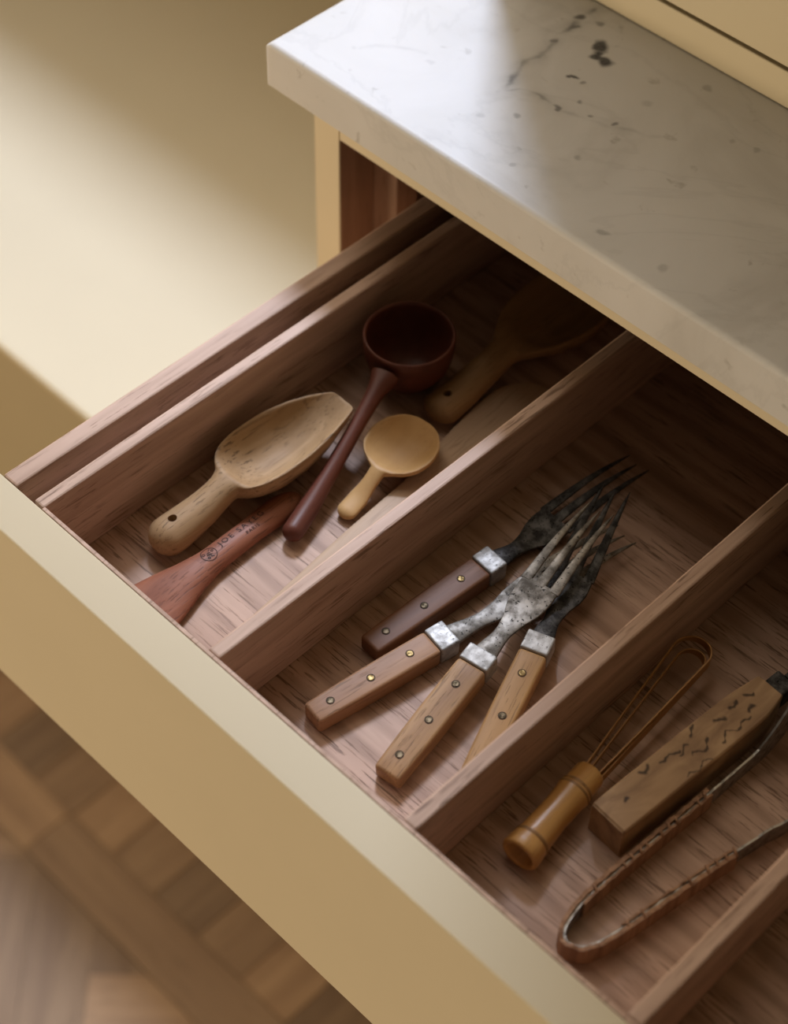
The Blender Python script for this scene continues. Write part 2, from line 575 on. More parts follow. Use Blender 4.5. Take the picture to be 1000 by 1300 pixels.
def field_block(pu, pv, lu, lv, mi):
    """one herringbone block, sawn off where it meets the border plank"""
    g = 0.0002
    poly = [(pu + g, pv + g), (pu + lu - g, pv + g), (pu + lu - g, pv + lv - g), (pu + g, pv + lv - g)]
    poly = [((u - v) * c45 - 0.041, (u + v) * c45 - 0.166) for u, v in poly]
    out = []
    for (a, b) in zip(poly, poly[1:] + poly[:1]):
        if a[1] <= yB: out.append(a)
        if (a[1] <= yB) != (b[1] <= yB):
            t = (yB - a[1]) / (b[1] - a[1])
            out.append((a[0] + t * (b[0] - a[0]), yB))
    if len(out) < 3: return
    cx = sum(p[0] for p in out) / len(out); cy = sum(p[1] for p in out) / len(out)
    if not (-0.70 < cx < 0.40 and cy > -0.36): return
    ang = math.pi / 4 if lu > lv else 3 * math.pi / 4
    ca, sa = math.cos(-ang), math.sin(-ang)
    loc = [((x - cx) * ca - (y - cy) * sa, (x - cx) * sa + (y - cy) * ca) for x, y in out]
    n = len(loc)
    V = [(x, y, 0) for x, y in loc] + [(x, y, -0.012) for x, y in loc]
    Fc = [tuple(range(n)), tuple(range(2 * n - 1, n - 1, -1))] + [(k2, k, n + k, n + k2) for k in range(n) for k2 in ((k + 1) % n,)]
    o = link('plank', mesh(V, Fc), FLOOR_WOOD[mi], floor)
    o.location = (cx - f_or.x, cy - f_or.y, FZ - f_or.z + random.uniform(-.0003, .0003))
    o.rotation_euler = (0, 0, ang)


for q in range(-16, 17):
    for x0 in range(-20, 21):
        if (x0 - q) % 8 == 0: field_block(x0 * w0, q * w0, L0, w0, (q * 5 + x0) % 3)
        if (q - x0 - 1) % 8 == 0: field_block(x0 * w0, q * w0, w0, L0, (q + x0 * 2 + 1) % 3)

wall_bm = bmesh.new()
def add_box(bm, b):
    t = box_bm(b)
    me = bpy.data.meshes.new('t'); t.to_mesh(me); t.free()
    bm.from_mesh(me); bpy.data.meshes.remove(me)
for b in ((-2.6, 1.8, .84, .96, 0, 0.927), (-2.6, 1.8, .84, .96, 2.35, 2.6), (-2.6, -1.75, .84, .96, 0.927, 2.35), (-0.03, 1.8, .84, .96, 0.927, 2.35)):
    add_box(wall_bm, b)
wall_me = bm_mesh(wall_bm)
wall = bpy.data.objects.new('wall_back', wall_me); COL.objects.link(wall); wall_me.materials.append(paint('wall_paint', (0.34, 0.30, 0.23), 0.7))  # unseen wall, its colour kept dark to limit bounce onto the bench
tag(wall, 'dull beige wall with a wide window behind the low bench', 'wall', kind='structure')

# ------------------------------------------------------------------ low bench left of the cabinet
BE = (-1.0, 0.555, FZ)
bench = empty('window_bench', BE, 'long low cream painted bench left of the cabinet', 'bench')
box('bench_top', (-2.2, -0.0225, 0.268, 0.838, -0.427, -0.42), CREAM, bench, 0.0025, 3, BE)
box('front_panel', (-2.2, -0.0225, 0.2695, 0.300, FZ, -0.427), TAN, bench, 0.0, 2, BE)  # darker tone than the cream top, put into the panel's colour
box('side_panel', (-2.2, -2.175, 0.300, 0.838, FZ, -0.427), CREAM, bench, 0.0, 2, BE)

# ------------------------------------------------------------------ base cabinet that carries the marble
CA = (0.31, 0.55, FZ)
cab = empty('base_cabinet', CA, 'cream painted base cabinet under the marble worktop, its top drawer pulled out', 'cabinet')
box('face_stile', (-0.0215, -0.0008, 0.275, 0.2765, FZ + 0.09, 0.0665), CREAM, cab, 0.0004, 1, CA)
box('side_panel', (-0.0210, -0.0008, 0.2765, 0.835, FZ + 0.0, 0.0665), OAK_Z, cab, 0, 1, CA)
box('outer_panel', (-0.0223, -0.0211, 0.2766, 0.835, FZ, 0.0665), TAN, cab, 0, 1, CA)  # unseen side, darkened to cut sunlight bounced onto the bench
box('top_rail', (-0.0006, 0.640, 0.275, 0.2935, 0.0395, 0.0665), CREAM, cab, 0.0006, 1, CA)
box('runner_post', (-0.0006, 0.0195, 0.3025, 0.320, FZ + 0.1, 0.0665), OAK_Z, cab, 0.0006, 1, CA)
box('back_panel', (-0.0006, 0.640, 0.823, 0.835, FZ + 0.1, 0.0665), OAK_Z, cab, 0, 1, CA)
box('side_panel', (0.640, 0.6608, 0.275, 0.835, FZ, 0.0665), CREAM, cab, 0, 1, CA)
box('cabinet_base', (-0.0006, 0.640, 0.30, 0.823, FZ + 0.1, FZ + 0.118), OAK_Z, cab, 0, 1, CA)
box('toe_kick', (-0.0006, 0.640, 0.33, 0.348, FZ, FZ + 0.1), CREAM, cab, 0, 1, CA)
box('cross_rail', (-0.0006, 0.640, 0.2765, 0.295, -0.19, -0.168), CREAM, cab, 0, 1, CA)
for i in range(2):
    box('lower_front', (-0.020 + i * 0.3405, 0.3185 + i * 0.3405, 0.252, 0.274, FZ + 0.1, -0.172), CREAM, cab, 0.002, 2, CA)

# ------------------------------------------------------------------ marble worktop with its own veins
def marble_top():
    x0, x1, y0, y1, z0, z1 = -0.0382, 0.70, 0.2559, 0.835, 0.0668, 0.0967
    org = ((x0 + x1) / 2, (y0 + y1) / 2, z0)
    r = 0.0028
    # section offsets of the rounded rim
    def edges(a, b, fine0, fine1, step):
        body = np.arange(fine0, fine1, step)
        pre = [a + r * (1 - math.cos(t)) for t in np.linspace(0, math.pi / 2, 4)]
        post = [b - r * (1 - math.cos(t)) for t in np.linspace(math.pi / 2, 0, 4)]
        mid = [v for v in body if a + r + .001 < v < b - r - .001]
        rest = [v for v in np.arange(fine1, b - r - .001, .03) if v > (mid[-1] if mid else a)]
        return pre + mid + rest + post
    xs = edges(x0, x1, x0, 0.36, 0.0008)
    ys = edges(y0, y1, y0, 0.43, 0.0008)
    nx, ny = len(xs), len(ys)
    X, Y = np.meshgrid(xs, ys, indexing='ij')
    dx = np.minimum(X - x0, x1 - X); dy = np.minimum(Y - y0, y1 - Y)
    def drop(d):
        q = np.clip(1 - d / r, 0, 1)
        return r * (1 - np.sqrt(1 - q**2))
    Z = z1 - np.maximum(drop(dx), drop(dy))
    # dark veins and specks, drawn where the stone has them
    val = np.zeros_like(X)
    wob = np.zeros_like(X)
    for f_, a_, ph in ((180, .0012, 0.3), (420, .0008, 1.7), (900, .0004, 2.9)):
        wob += a_ * np.sin(f_ * X + 1.3 * np.sin(f_ * .6 * Y + ph) + ph) * np.cos(f_ * .8 * Y + 2 * ph)
    Xw, Yw = X + wob, Y + np.roll(wob, 17, 0)
    grain = RNG.random(X.shape)
    def seg(pts, w, s, blur=1.0):
        best = np.full_like(X, 9.0); para = np.zeros_like(X)
        for (ax, ay), (bx, by) in zip(pts[:-1], pts[1:]):
            ux, uy = bx - ax, by - ay
            t = np.clip(((Xw - ax) * ux + (Yw - ay) * uy) / (ux * ux + uy * uy), 0, 1)
            d = np.hypot(Xw - ax - t * ux, Yw - ay - t * uy)
            best = np.minimum(best, d)
        mod = 0.55 + 0.45 * np.sin(310 * X + 2.1) * np.sin(270 * Y + .5)
        return s * mod * np.exp(-(best / w) ** 2 * blur)
    def spot(cx, cy, rx, s, ry=None, ang=0):
        ry = ry or rx
        a = (Xw - cx) * math.cos(ang) + (Yw - cy) * math.sin(ang)
        b = -(Xw - cx) * math.sin(ang) + (Yw - cy) * math.cos(ang)
        q = np.sqrt((a / rx) ** 2 + (b / ry) ** 2)
        return s * np.clip(2.3 - q * 1.7, 0, 1)
    v1 = [(.0678, .4117), (.0674, .4006), (.0692, .3865), (.0688, .3757), (.0745, .364), (.074, .3471), (.0761, .3352), (.08, .3215), (.0799, .3165)]
    v2 = [(.0799, .3165), (.0868, .3266), (.0988, .3292), (.1118, .3291)]
    v3 = [(.1118, .3291), (.1274, .3318), (.1484, .3393), (.1699, .3523)]
    val = np.maximum(val, seg(v1, .0021, .75)); val = np.maximum(val, seg(v1, .006, .26))
    val = np.maximum(val, seg(v2, .0013, .55)); val = np.maximum(val, seg(v2, .004, .18))
    val = np.maximum(val, seg(v3, .0014, .22))
    val = np.maximum(val, seg([(.002, .29), (.012, .305), (.03, .312)], .0012, .16))
    val = np.maximum(val, seg([(.10, .30), (.125, .285), (.16, .29)], .004, .10))
    for a in ((.0930, .3866, .0033, .97, .0050, 0.4), (.0955, .3805, .0022, .97), (.0975, .3772, .0030, .97), (.1030, .3778, .0046, .97, .0036, 0.2),
              (.1006, .3547, .0022, .9, .0014), (.0985, .3527, .0013, .9), (.1074, .3547, .0016, .5), (.0784, .4014, .0022, .55), (.0672, .399, .0035, .85, .0022, .8),
              (.070, .389, .0030, .75, .0018, .8), (.0705, .372, .0022, .7, .0014, .9), (.1118, .3291, .0026, .7, .0016), (.1181, .3405, .0016, .5), (.1293, .3366, .0012, .5), (.1422, .3396, .0012, .65), (.1017, .3072, .0028, .42, .0018),
              (.0872, .2951, .002, .2), (.1575, .3997, .0034, .3, .0022), (.1421, .3662, .003, .18), (.1472, .3059, .0018, .3), (.2078, .3775, .002, .3), (.1951, .3737, .002, .25),
              (.1272, .2762, .0016, .25), (.1937, .2707, .0028, .35, .0016), (.2309, .2719, .0028, .25), (.0374, .3073, .0018, .14), (-.001, .2877, .0014, .12)):
        val = np.maximum(val, spot(*a))
    val = val * (0.85 + 0.15 * grain)
    V = np.stack([X - org[0], Y - org[1], Z - org[2]], -1).reshape(-1, 3)
    idx = np.arange(nx * ny).reshape(nx, ny)
    Fq = np.stack([idx[:-1, :-1], idx[1:, :-1], idx[1:, 1:], idx[:-1, 1:]], -1).reshape(-1, 4)
    # sides and underside
    loop = [idx[i, 0] for i in range(nx)] + [idx[nx - 1, j] for j in range(1, ny)] + [idx[i, ny - 1] for i in range(nx - 2, -1, -1)] + [idx[0, j] for j in range(ny - 2, 0, -1)]
    n0 = len(V)
    low1 = V[loop].copy(); low1[:, 2] = 0.0015
    low2 = low1.copy(); low2[:, 2] = 0
    cx = np.sign(low2[:, :2]); 
    low2[:, 0] = np.clip(low2[:, 0], -(x1 - x0) / 2 + .0012, (x1 - x0) / 2 - .0012)
    low2[:, 1] = np.clip(low2[:, 1], -(y1 - y0) / 2 + .0012, (y1 - y0) / 2 - .0012)
    V = np.concatenate([V, low1, low2])
    faces = Fq.tolist()
    n = len(loop)
    for k in range(n):
        k2 = (k + 1) % n
        faces.append((loop[k2], loop[k], n0 + k, n0 + k2))
        faces.append((n0 + k2, n0 + k, n0 + n + k, n0 + n + k2))
    faces.append(tuple(n0 + n + k for k in range(n))[::-1])
    me = bpy.data.meshes.new('marble')
    me.from_pydata(V.tolist(), [], faces)
    at = me.attributes.new('vein', 'FLOAT', 'POINT')
    full = np.zeros(len(V)); full[:nx * ny] = val.reshape(-1)
    at.data.foreach_set('value', full)
    me.polygons.foreach_set('use_smooth', [len(f) == 4 and i < len(Fq) for i, f in enumerate(faces)])
    me.update()
    return link('marble_worktop', me, MARBLE, None, False, org)


tag(marble_top(), 'white marble worktop with dark grey veins on the cream cabinet', 'worktop')

# ------------------------------------------------------------------ upper cabinet standing on the marble
UA = (0.32, 0.62, 0.0967)
up = empty('upper_cabinet', UA, 'cream upper cabinet standing on the marble worktop', 'cabinet')
box('base_rail', (-0.018, 0.66, 0.416, 0.436, 0.0972, 0.1185), CREAM, up, 0.0008, 2, UA)
box('body', (-0.018, 0.66, 0.436, 0.835, 0.0970, 1.25), CREAM, up, 0.0, 1, UA)
for i in range(2):
    box('door', (-0.018 + i * 0.3395, 0.3205 + i * 0.3395, 0.4155, 0.4355, 0.1215, 1.25), CREAM, up, 0.0008, 2, UA)

# ------------------------------------------------------------------ the open drawer
FL = -0.0504                                           # inner floor of the tray
DR = (0.31, 0.2, -0.17)
dr = empty('drawer', DR, 'open wooden drawer with a plain cream painted front', 'drawer')
box('drawer_front', (-0.020, 0.640, -0.0232, 0.0, -0.1609, 0.0), CREAM, dr, 0.0010, 3, DR)
box('drawer_side', (0.0359, 0.0472, 0.0002, 0.50, -0.11, 0.0002), OAK_Y, dr, 0.0012, 2, DR)
box('drawer_side', (0.5985, 0.6098, 0.0002, 0.50, -0.11, 0.0002), OAK_Y, dr, 0.0012, 2, DR)
box('drawer_back', (0.0474, 0.5983, 0.488, 0.50, -0.11, -0.004), OAK_X, dr, 0.0010, 2, DR)
box('drawer_bottom', (0.0474, 0.5983, 0.0002, 0.4878, -0.072, -0.064), OAK_X, dr, 0, 1, DR)

TR = (0.325, 0.24, FL - 0.0128)
tr = empty('cutlery_tray', TR, 'oak cutlery tray with long dividers inside the open drawer', 'tray')
box('tray_base', (0.0598, 0.588, 0.0024, 0.484, FL - 0.012, FL), OAK_X, tr, 0, 1, TR)
box('front_edging', (0.0676, 0.5800, 0.0001, 0.0022, FL - 0.012, 0.0), OAK_Y, tr, 0.0003, 1, TR)
box('tray_side', (0.0598, 0.0675, 0.0012, 0.484, FL, -0.0004), OAK_Y, tr, 0.0012, 2, TR)
box('tray_side', (0.5803, 0.588, 0.0012, 0.484, FL, -0.0004), OAK_Y, tr, 0.0012, 2, TR)
for x in (0.1904, 0.3204, 0.4501):
    box('divider', (x, x + 0.0081, 0.0026, 0.4760, FL, -0.0004), OAK_Y, tr, 0.0012, 2, TR)
box('tray_back', (0.0676, 0.5802, 0.4762, 0.484, FL, -0.0004), OAK_X, tr, 0.0010, 2, TR)


# ------------------------------------------------------------------ utensils
def thing(name, p0, p1, label, cat, group=None, z=FL, pitch=0.0, roll=0.0):
    """an Empty at the butt end; local +X runs towards the far end"""
    a = math.atan2(p1[1] - p0[1], p1[0] - p0[0])
    o = empty(name, (p0[0], p0[1], z), label, cat, group)
    o.rotation_mode = 'XYZ'
    o.rotation_euler = (roll, -pitch, a)
    return o, math.hypot(p1[0] - p0[0], p1[1] - p0[1])


# pale scoop: thick handle with a hanging hole, deep pointed bowl
sc_, L = thing('wooden_scoop', (0.0980, 0.0430), (0.1030, 0.1780), 'pale wooden scoop with a thick drilled handle and a wide pointed bowl', 'scoop')
S = Carved([(0.000, 0.000, 0.0112, 0.0100, 0.0085, 0.0095, 0.001),
            (0.012, 0.000, 0.0114, 0.0105, 0.0090, 0.0098, 0.001),
            (0.030, 0.000, 0.0100, 0.0130, 0.0080, 0.0095, 0.001),
            (0.046, 0.0008, 0.0086, 0.0175, 0.0062, 0.0100, 0.002),
            (0.0515, 0.0012, 0.0094, 0.0208, 0.0036, 0.0120, 0.002),
            (0.0545, 0.0014, 0.0132, 0.0232, 0.0004, 0.0150, 0.002),
            (0.0580, 0.0016, 0.0165, 0.0245, -0.0045, 0.0180, 0.0022),
            (0.0650, 0.0018, 0.0196, 0.0252, -0.0095, 0.0215, 0.0022),
            (0.078, 0.0018, 0.0214, 0.0258, -0.0140, 0.0250, 0.0022),
            (0.092, 0.0018, 0.0210, 0.0262, -0.0145, 0.0255, 0.0022),
            (0.106, 0.0012, 0.0187, 0.0268, -0.0120, 0.0235, 0.0022),
            (0.118, 0.0002, 0.0150, 0.0276, -0.0075, 0.0165, 0.0022),
            (0.128, -0.0014, 0.0106, 0.0283, -0.0028, 0.0085, 0.0022),
            (0.1335, -0.0026, 0.0074, 0.0288, -0.0008, 0.0040, 0.0020)], r0=0.0100, r1=0.0022)
h = link('handle', S.mesh(None, 0.052, 50, 15), SCOOP_WOOD, sc_, True)
drill(h, [cyl_bm((0.0150, 0.0015, 0.012), 0.0025, 0.05, 'Z', 20)])
link('bowl', S.mesh(0.052, None, 70, 21), SCOOP_WOOD, sc_, True)

# red spatula with burnt lettering
sp_, L = thing('wooden_spatula', (0.1242, 0.0030), (0.1222, 0.1250), 'reddish wooden spatula with lettering burnt into its neck', 'spatula')
P = Carved([(0.000, 0.000, 0.0205, 0.0022, 0.0014, 0.0020, 0.002),
            (0.015, 0.000, 0.0185, 0.0030, 0.0030, 0.0028, 0.001),
            (0.030, 0.000, 0.0148, 0.0038, 0.0044, 0.0036, 0.0005),
            (0.045, 0.000, 0.0105, 0.0042, 0.0052, 0.0040, 0.0005),
            (0.060, 0.000, 0.0080, 0.0044, 0.0052, 0.0042, 0.0005),
            (0.085, 0.000, 0.0076, 0.0046, 0.0050, 0.0043, 0.0005),
            (0.105, 0.000, 0.0084, 0.0046, 0.0048, 0.0043, 0.0005),
            (0.1220, 0.000, 0.0074, 0.0046, 0.0044, 0.0043, 0.0005)], r1=0.014)
link('blade', P.mesh(None, 0.050, 40, 15), RED_WOOD, sp_, True)
link('handle', P.mesh(0.050, None, 46, 15), RED_WOOD, sp_, True)


def lettering(par, body, text, size, s0, y0, sx=1.0):
    cu = bpy.data.curves.new('t', 'FONT')
    cu.body = text; cu.size = size; cu.space_character = 1.35
    cu.resolution_u = 3; cu.offset = size * 0.005
    t = bpy.data.objects.new('t', cu); COL.objects.link(t)
    bpy.context.view_layer.update()
    me = bpy.data.meshes.new_from_object(t.evaluated_get(bpy.context.evaluated_depsgraph_get()))
    bpy.data.objects.remove(t)
    bm = bmesh.new(); bm.from_mesh(me)
    bmesh.ops.subdivide_edges(bm, edges=[e for e in bm.edges if e.calc_length() > size * .3], cuts=2)
    for v in bm.verts:
        s = s0 + v.co.x * sx; y = y0 + v.co.y
        w = body.par(s)[1]; cy = body.par(s)[0]
        v.co = Vector((s, y, body.zt(s, max(-.98, min(.98, (y - cy) / w))) + 0.00012))
    bm.to_mesh(me); bm.free()
    return me


def ring_on(body, cs, cy0, r, wd):
    V, Fc = [], []
    n = 40
    for i in range(n):
        t = 2 * math.pi * i / n
        for rr in (r - wd / 2, r + wd / 2):
            s, y = cs + rr * math.cos(t), cy0 + rr * math.sin(t)
            V.append((s, y, body.zt(s, (y - body.par(s)[0]) / body.par(s)[1]) + 0.00012))
    for i in range(n):
        j = (i + 1) % n
        Fc.append((2 * i, 2 * i + 1, 2 * j + 1, 2 * j))
    return mesh(V, Fc)


link('lettering', lettering(sp_, P, 'JOE SAYEG', 0.0048, 0.0655, 0.0005, 1.06), INK, sp_)
link('lettering', lettering(sp_, P, 'PARIS', 0.0028, 0.0810, -0.0034, 1.0), INK, sp_)
em = link('emblem', ring_on(P, 0.0575, 0.0012, 0.0044, 0.00042), INK, sp_)
for (cs, cy, rr) in ((0.0575, 0.0012, 0.0009), (0.0602, 0.0018, 0.0006), (0.0560, -0.0010, 0.0006), (0.0548, 0.0026, 0.0008)):
    link('mark', ring_on(P, cs, cy, rr, 0.0004), INK, em)
for (a, b) in (((0.0585, 0.0028), (0.0600, 0.0040)), ((0.0575, -0.0008), (0.0590, -0.0018)), ((0.0558, 0.0008), (0.0592, 0.0002)), ((0.0572, 0.0022), (0.0580, -0.0006))):
    V = []
    dx, dy = b[0] - a[0], b[1] - a[1]
    q = math.hypot(dx, dy); nx, ny = -dy / q * .0002, dx / q * .0002
    for (s, y) in ((a[0] + nx, a[1] + ny), (a[0] - nx, a[1] - ny), (b[0] - nx, b[1] - ny), (b[0] + nx, b[1] + ny)):
        V.append((s, y, P.zt(s, y / P.par(s)[1]) + 0.00013))
    link('mark', mesh(V, [(0, 1, 2, 3)]), INK, em)

# dark red ladle with a deep round cup and a long slim handle
ld, L = thing('wooden_ladle', (0.1418, 0.0985), (0.1100, 0.2010), 'dark red wooden ladle with a deep round cup and a long slim handle', 'ladle', z=FL + 0.0003)
LA = Carved([(0.000, 0.0000, 0.0060, 0.0065, 0.0050, 0.0058, 0.0003),
             (0.015, 0.0000, 0.0060, 0.0075, 0.0050, 0.0052, 0.0003),
             (0.045, 0.0000, 0.0048, 0.0130, 0.0043, 0.0043, 0.0003),
             (0.075, 0.0000, 0.0043, 0.0205, 0.0040, 0.0040, 0.0003),
             (0.098, 0.0000, 0.0052, 0.0275, 0.0042, 0.0050, 0.0003),
             (0.1090, 0.0000, 0.0082, 0.0315, 0.0036, 0.0110, 0.0005)], r0=0.0058)
link('handle', LA.mesh(n=60, m=11), DARK_RED, ld, True)
cup = lathe([(1e-5, 0.0), (0.0070, 0.0006), (0.0128, 0.0030), (0.0182, 0.0075), (0.0222, 0.0135), (0.0248, 0.0210), (0.0262, 0.0300), (0.0263, 0.0362), (0.0257, 0.0372), (0.0246, 0.0371), (0.0240, 0.0350), (0.0232, 0.0270), (0.0208, 0.0175), (0.0160, 0.0098), (0.0090, 0.0058), (1e-5, 0.0048)], 56)
aL = math.atan2(0.2010 - 0.0985, 0.1100 - 0.1418)
cv = Matrix.Rotation(-aL, 4, 'Z') @ Vector((0.1005 - 0.1418, 0.2310 - 0.0985, 0))
cup.transform(Matrix.Translation(cv))
link('cup', cup, DARK_RED, ld, True)

# small honey-coloured spoon with a round shallow bowl
rs, L = thing('small_spoon', (0.1490, 0.1310), (0.1412, 0.2030), 'small honey coloured spoon with a round shallow bowl and short handle', 'spoon', z=FL)
RS = Carved([(0.000, 0.000, 0.0058, 0.0042, 0.0018, 0.0040, 0.001),
             (0.012, 0.000, 0.0057, 0.0062, 0.0018, 0.0040, 0.001),
             (0.024, 0.000, 0.0044, 0.0110, 0.0020, 0.0040, 0.001),
             (0.030, 0.000, 0.0046, 0.0145, 0.0014, 0.0045, 0.0012),
             (0.0325, 0.000, 0.0085, 0.0158, 0.0000, 0.0052, 0.0012),
             (0.0365, 0.000, 0.0148, 0.0170, -0.0032, 0.0072, 0.0012),
             (0.0430, 0.000, 0.0192, 0.0178, -0.0064, 0.0098, 0.0012),
             (0.0510, 0.000, 0.0206, 0.0182, -0.0078, 0.0108, 0.0012),
             (0.0590, 0.000, 0.0192, 0.0186, -0.0064, 0.0098, 0.0012),
             (0.0660, 0.000, 0.0146, 0.0190, -0.0032, 0.0072, 0.0012),
             (0.0700, 0.000, 0.0090, 0.0192, -0.0008, 0.0045, 0.0012),
             (0.0714, 0.000, 0.0040, 0.0193, 0.0000, 0.0025, 0.0012)], r0=0.0045)
link('handle', RS.mesh(None, 0.030, 30, 11), BOX_WOOD, rs, True)
link('bowl', RS.mesh(0.030, None, 60, 21), BOX_WOOD, rs, True)

# olive spoon with a drilled handle, far under the worktop
ds, L = thing('drilled_spoon', (0.1345, 0.2150), (0.1320, 0.3560), 'large brown wooden spoon with a drilled handle lying in the shade under the worktop', 'spoon')
DS = Carved([(0.000, 0.000, 0.0112, 0.0085, 0.0075, 0.0082, 0.001),
             (0.014, 0.000, 0.0112, 0.0090, 0.0076, 0.0082, 0.001),
             (0.040, 0.000, 0.0098, 0.0125, 0.0062, 0.0075, 0.001),
             (0.058, 0.000, 0.0095, 0.0170, 0.0045, 0.0080, 0.001),
             (0.070, -0.001, 0.0160, 0.0210, 0.0000, 0.0120, 0.002),
             (0.084, -0.002, 0.0230, 0.0225, -0.0080, 0.0180, 0.002),
             (0.105, -0.003, 0.0265, 0.0235, -0.0125, 0.0225, 0.002),
             (0.125, -0.003, 0.0235, 0.0240, -0.0100, 0.0200, 0.002),
             (0.140, -0.003, 0.0140, 0.0245, -0.0030, 0.0100, 0.002),
             (0.145, -0.003, 0.0060, 0.0248, 0.0000, 0.0040, 0.002)], r0=0.0085)
h = link('handle', DS.mesh(None, 0.062, 46, 15), DUSK_WOOD, ds, True)
drill(h, [cyl_bm((0.0130, 0.0005, 0.010), 0.0026, 0.05, 'Z', 20)])
link('bowl', DS.mesh(0.062, None, 50, 19), DUSK_WOOD, ds, True)

# flat paddle lying along the divider
pd, L = thing('wooden_paddle', (0.1745, 0.0480), (0.1680, 0.2810), 'flat grey brown wooden paddle lying along the divider', 'paddle')
PD = Carved([(0.000, 0.000, 0.0090, 0.0056, 0.0018, 0.0054, 0.0024),
             (0.030, 0.000, 0.0105, 0.0056, 0.0018, 0.0054, 0.0024),
             (0.087, 0.000, 0.0140, 0.0056, 0.0018, 0.0054, 0.0024),
             (0.130, 0.001, 0.0148, 0.0056, 0.0015, 0.0054, 0.0024),
             (0.146, 0.002, 0.0160, 0.0056, 0.0012, 0.0054, 0.0024),
             (0.166, 0.0022, 0.0192, 0.0056, 0.0008, 0.0054, 0.0024),
             (0.186, 0.0028, 0.0212, 0.0056, 0.0006, 0.0054, 0.0024),
             (0.205, 0.0030, 0.0216, 0.0056, 0.0006, 0.0054, 0.0024),
             (0.233, 0.0030, 0.0200, 0.0056, 0.0006, 0.0054, 0.0024)], r0=0.006, r1=0.026)
link('handle', PD.mesh(None, 0.13, 40, 11), PADDLE_WOOD, pd, True)
link('head', PD.mesh(0.13, None, 60, 15), PADDLE_WOOD, pd, True)


# ------------------------------------------------------------------ forks
def fork_wood(i, l, d): return wood('fork_wood_%d' % i, l, d, (0.07, 0.035, 0.015), 'X', fig=1.1, pore_amt=0.5, rough=0.5, pore_scale=1.3)


def make_fork(i, p0, p1, label, wmat, rivet, steel, zb, pitch, roll=0.0, wid=1.0, hl=0.0775, fe=0.0895, sl=0.1335):
    t, L = thing('table_fork', p0, p1, label, 'fork', 'old three-tined forks in the middle compartment', FL + zb, pitch, roll)
    hz = 0.0115
    # handle: two slab sides with soft edges, wider towards the bolster
    bm = box_bm((0, hl, -0.5, 0.5, 0, hz))
    bmesh.ops.subdivide_edges(bm, edges=[e for e in bm.edges if abs(e.verts[0].co.x - e.verts[1].co.x) > .01], cuts=8)
    for v in bm.verts:
        u = v.co.x / hl
        w = (0.0070 + 0.0008 * u + 0.0004 * math.sin(math.pi * u)) * wid
        v.co.y = (1 if v.co.y > 0 else -1) * w
        if v.co.z > hz / 2: v.co.z = hz - 0.0012 * (1 - u) ** 2
        else: v.co.z = 0.0
    es = [e for e in bm.edges if len(e.link_faces) == 2 and e.calc_face_angle(0) > 0.6]
    bmesh.ops.bevel(bm, geom=es, offset=0.0019, segments=4, profile=0.5, affect='EDGES')
    ho = link('handle', bm_mesh(bm), wmat, t, True)
    # bolster block
    bm = box_bm((hl + .0001, fe, -0.0079 * wid, 0.0079 * wid, -0.0002, hz + 0.0003), 0.0011, 3)
    bo = link('bolster', bm_mesh(bm), BOLSTER, t)
    # rivets with a dark ring round each
    for q, s in enumerate((0.0115, hl * .48, hl - 0.0140)):
        zt = hz - 0.0012 * (1 - s / hl) ** 2
        r = link('rivet', cyl_bm((s, (0.0004, -0.0003, 0.0003)[q], zt - 0.0010), 0.0019, 0.0027, 'Z', 20, bevel=0.0004), rivet[q], t)
        link('rivet_rim', lathe([(0.0019, zt - .001), (0.0019, zt + .00012), (0.00225, zt + .00012), (0.00225, zt - .001)], 20), RING_DARK, r)
        r.children[0].data.transform(Matrix.Translation((s, (0.0004, -0.0003, 0.0003)[q], 0)))
    # neck and shoulder, waisted behind the bolster
    mz = hz * .5
    k = (sl - fe) / .044
    NK = Carved([(fe - .001, 0, 0.0066, mz + .0015, 0.0016, 0.0030, 0.001),
                 (fe + .004 * k, 0, 0.0056, mz + .0010, 0.0016, 0.0030, 0.001),
                 (fe + .013 * k, 0, 0.0043, mz - .0004, 0.0012, 0.0026, 0.001),
                 (fe + .021 * k, 0, 0.0058, mz - .0010, 0.0006, 0.0020, 0.001),
                 (fe + .030 * k, 0, 0.0094, mz - .0010, 0.0003, 0.0016, 0.0010),
                 (fe + .037 * k, 0, 0.0106, mz - .0004, 0.0003, 0.0016, 0.0010),
                 (fe + .044 * k, 0, 0.0104, mz + .0004, 0.0003, 0.0016, 0.0010)])
    link('neck', NK.mesh(n=44, m=11), steel, t, True)
    # three long tines with a slight lift and dip
    for y0, y1 in ((-0.0084, -0.0072), (0.0, 0.0), (0.0084, 0.0072)):
        rows, s = [], sl - .0015
        e = L - (0.002 if y0 == 0 else 0.0)
        for u in np.linspace(0, 1, 9):
            x = s + (e - s) * u
            z = mz + .0002 + 0.0038 * math.sin(u * 2.4) - 0.0030 * u * u
            w = 0.0021 * (1 - u) ** .6 + 0.0007 * (1 - u) + 0.00018
            rows.append((x, y0 + (y1 - y0) * u, w, z, 0.0005, 0.0012 * (1 - .6 * u), 0.0006 * (1 - .6 * u)))
        link('tine', Carved(rows).mesh(n=26, m=6), steel, t, True)
    return t


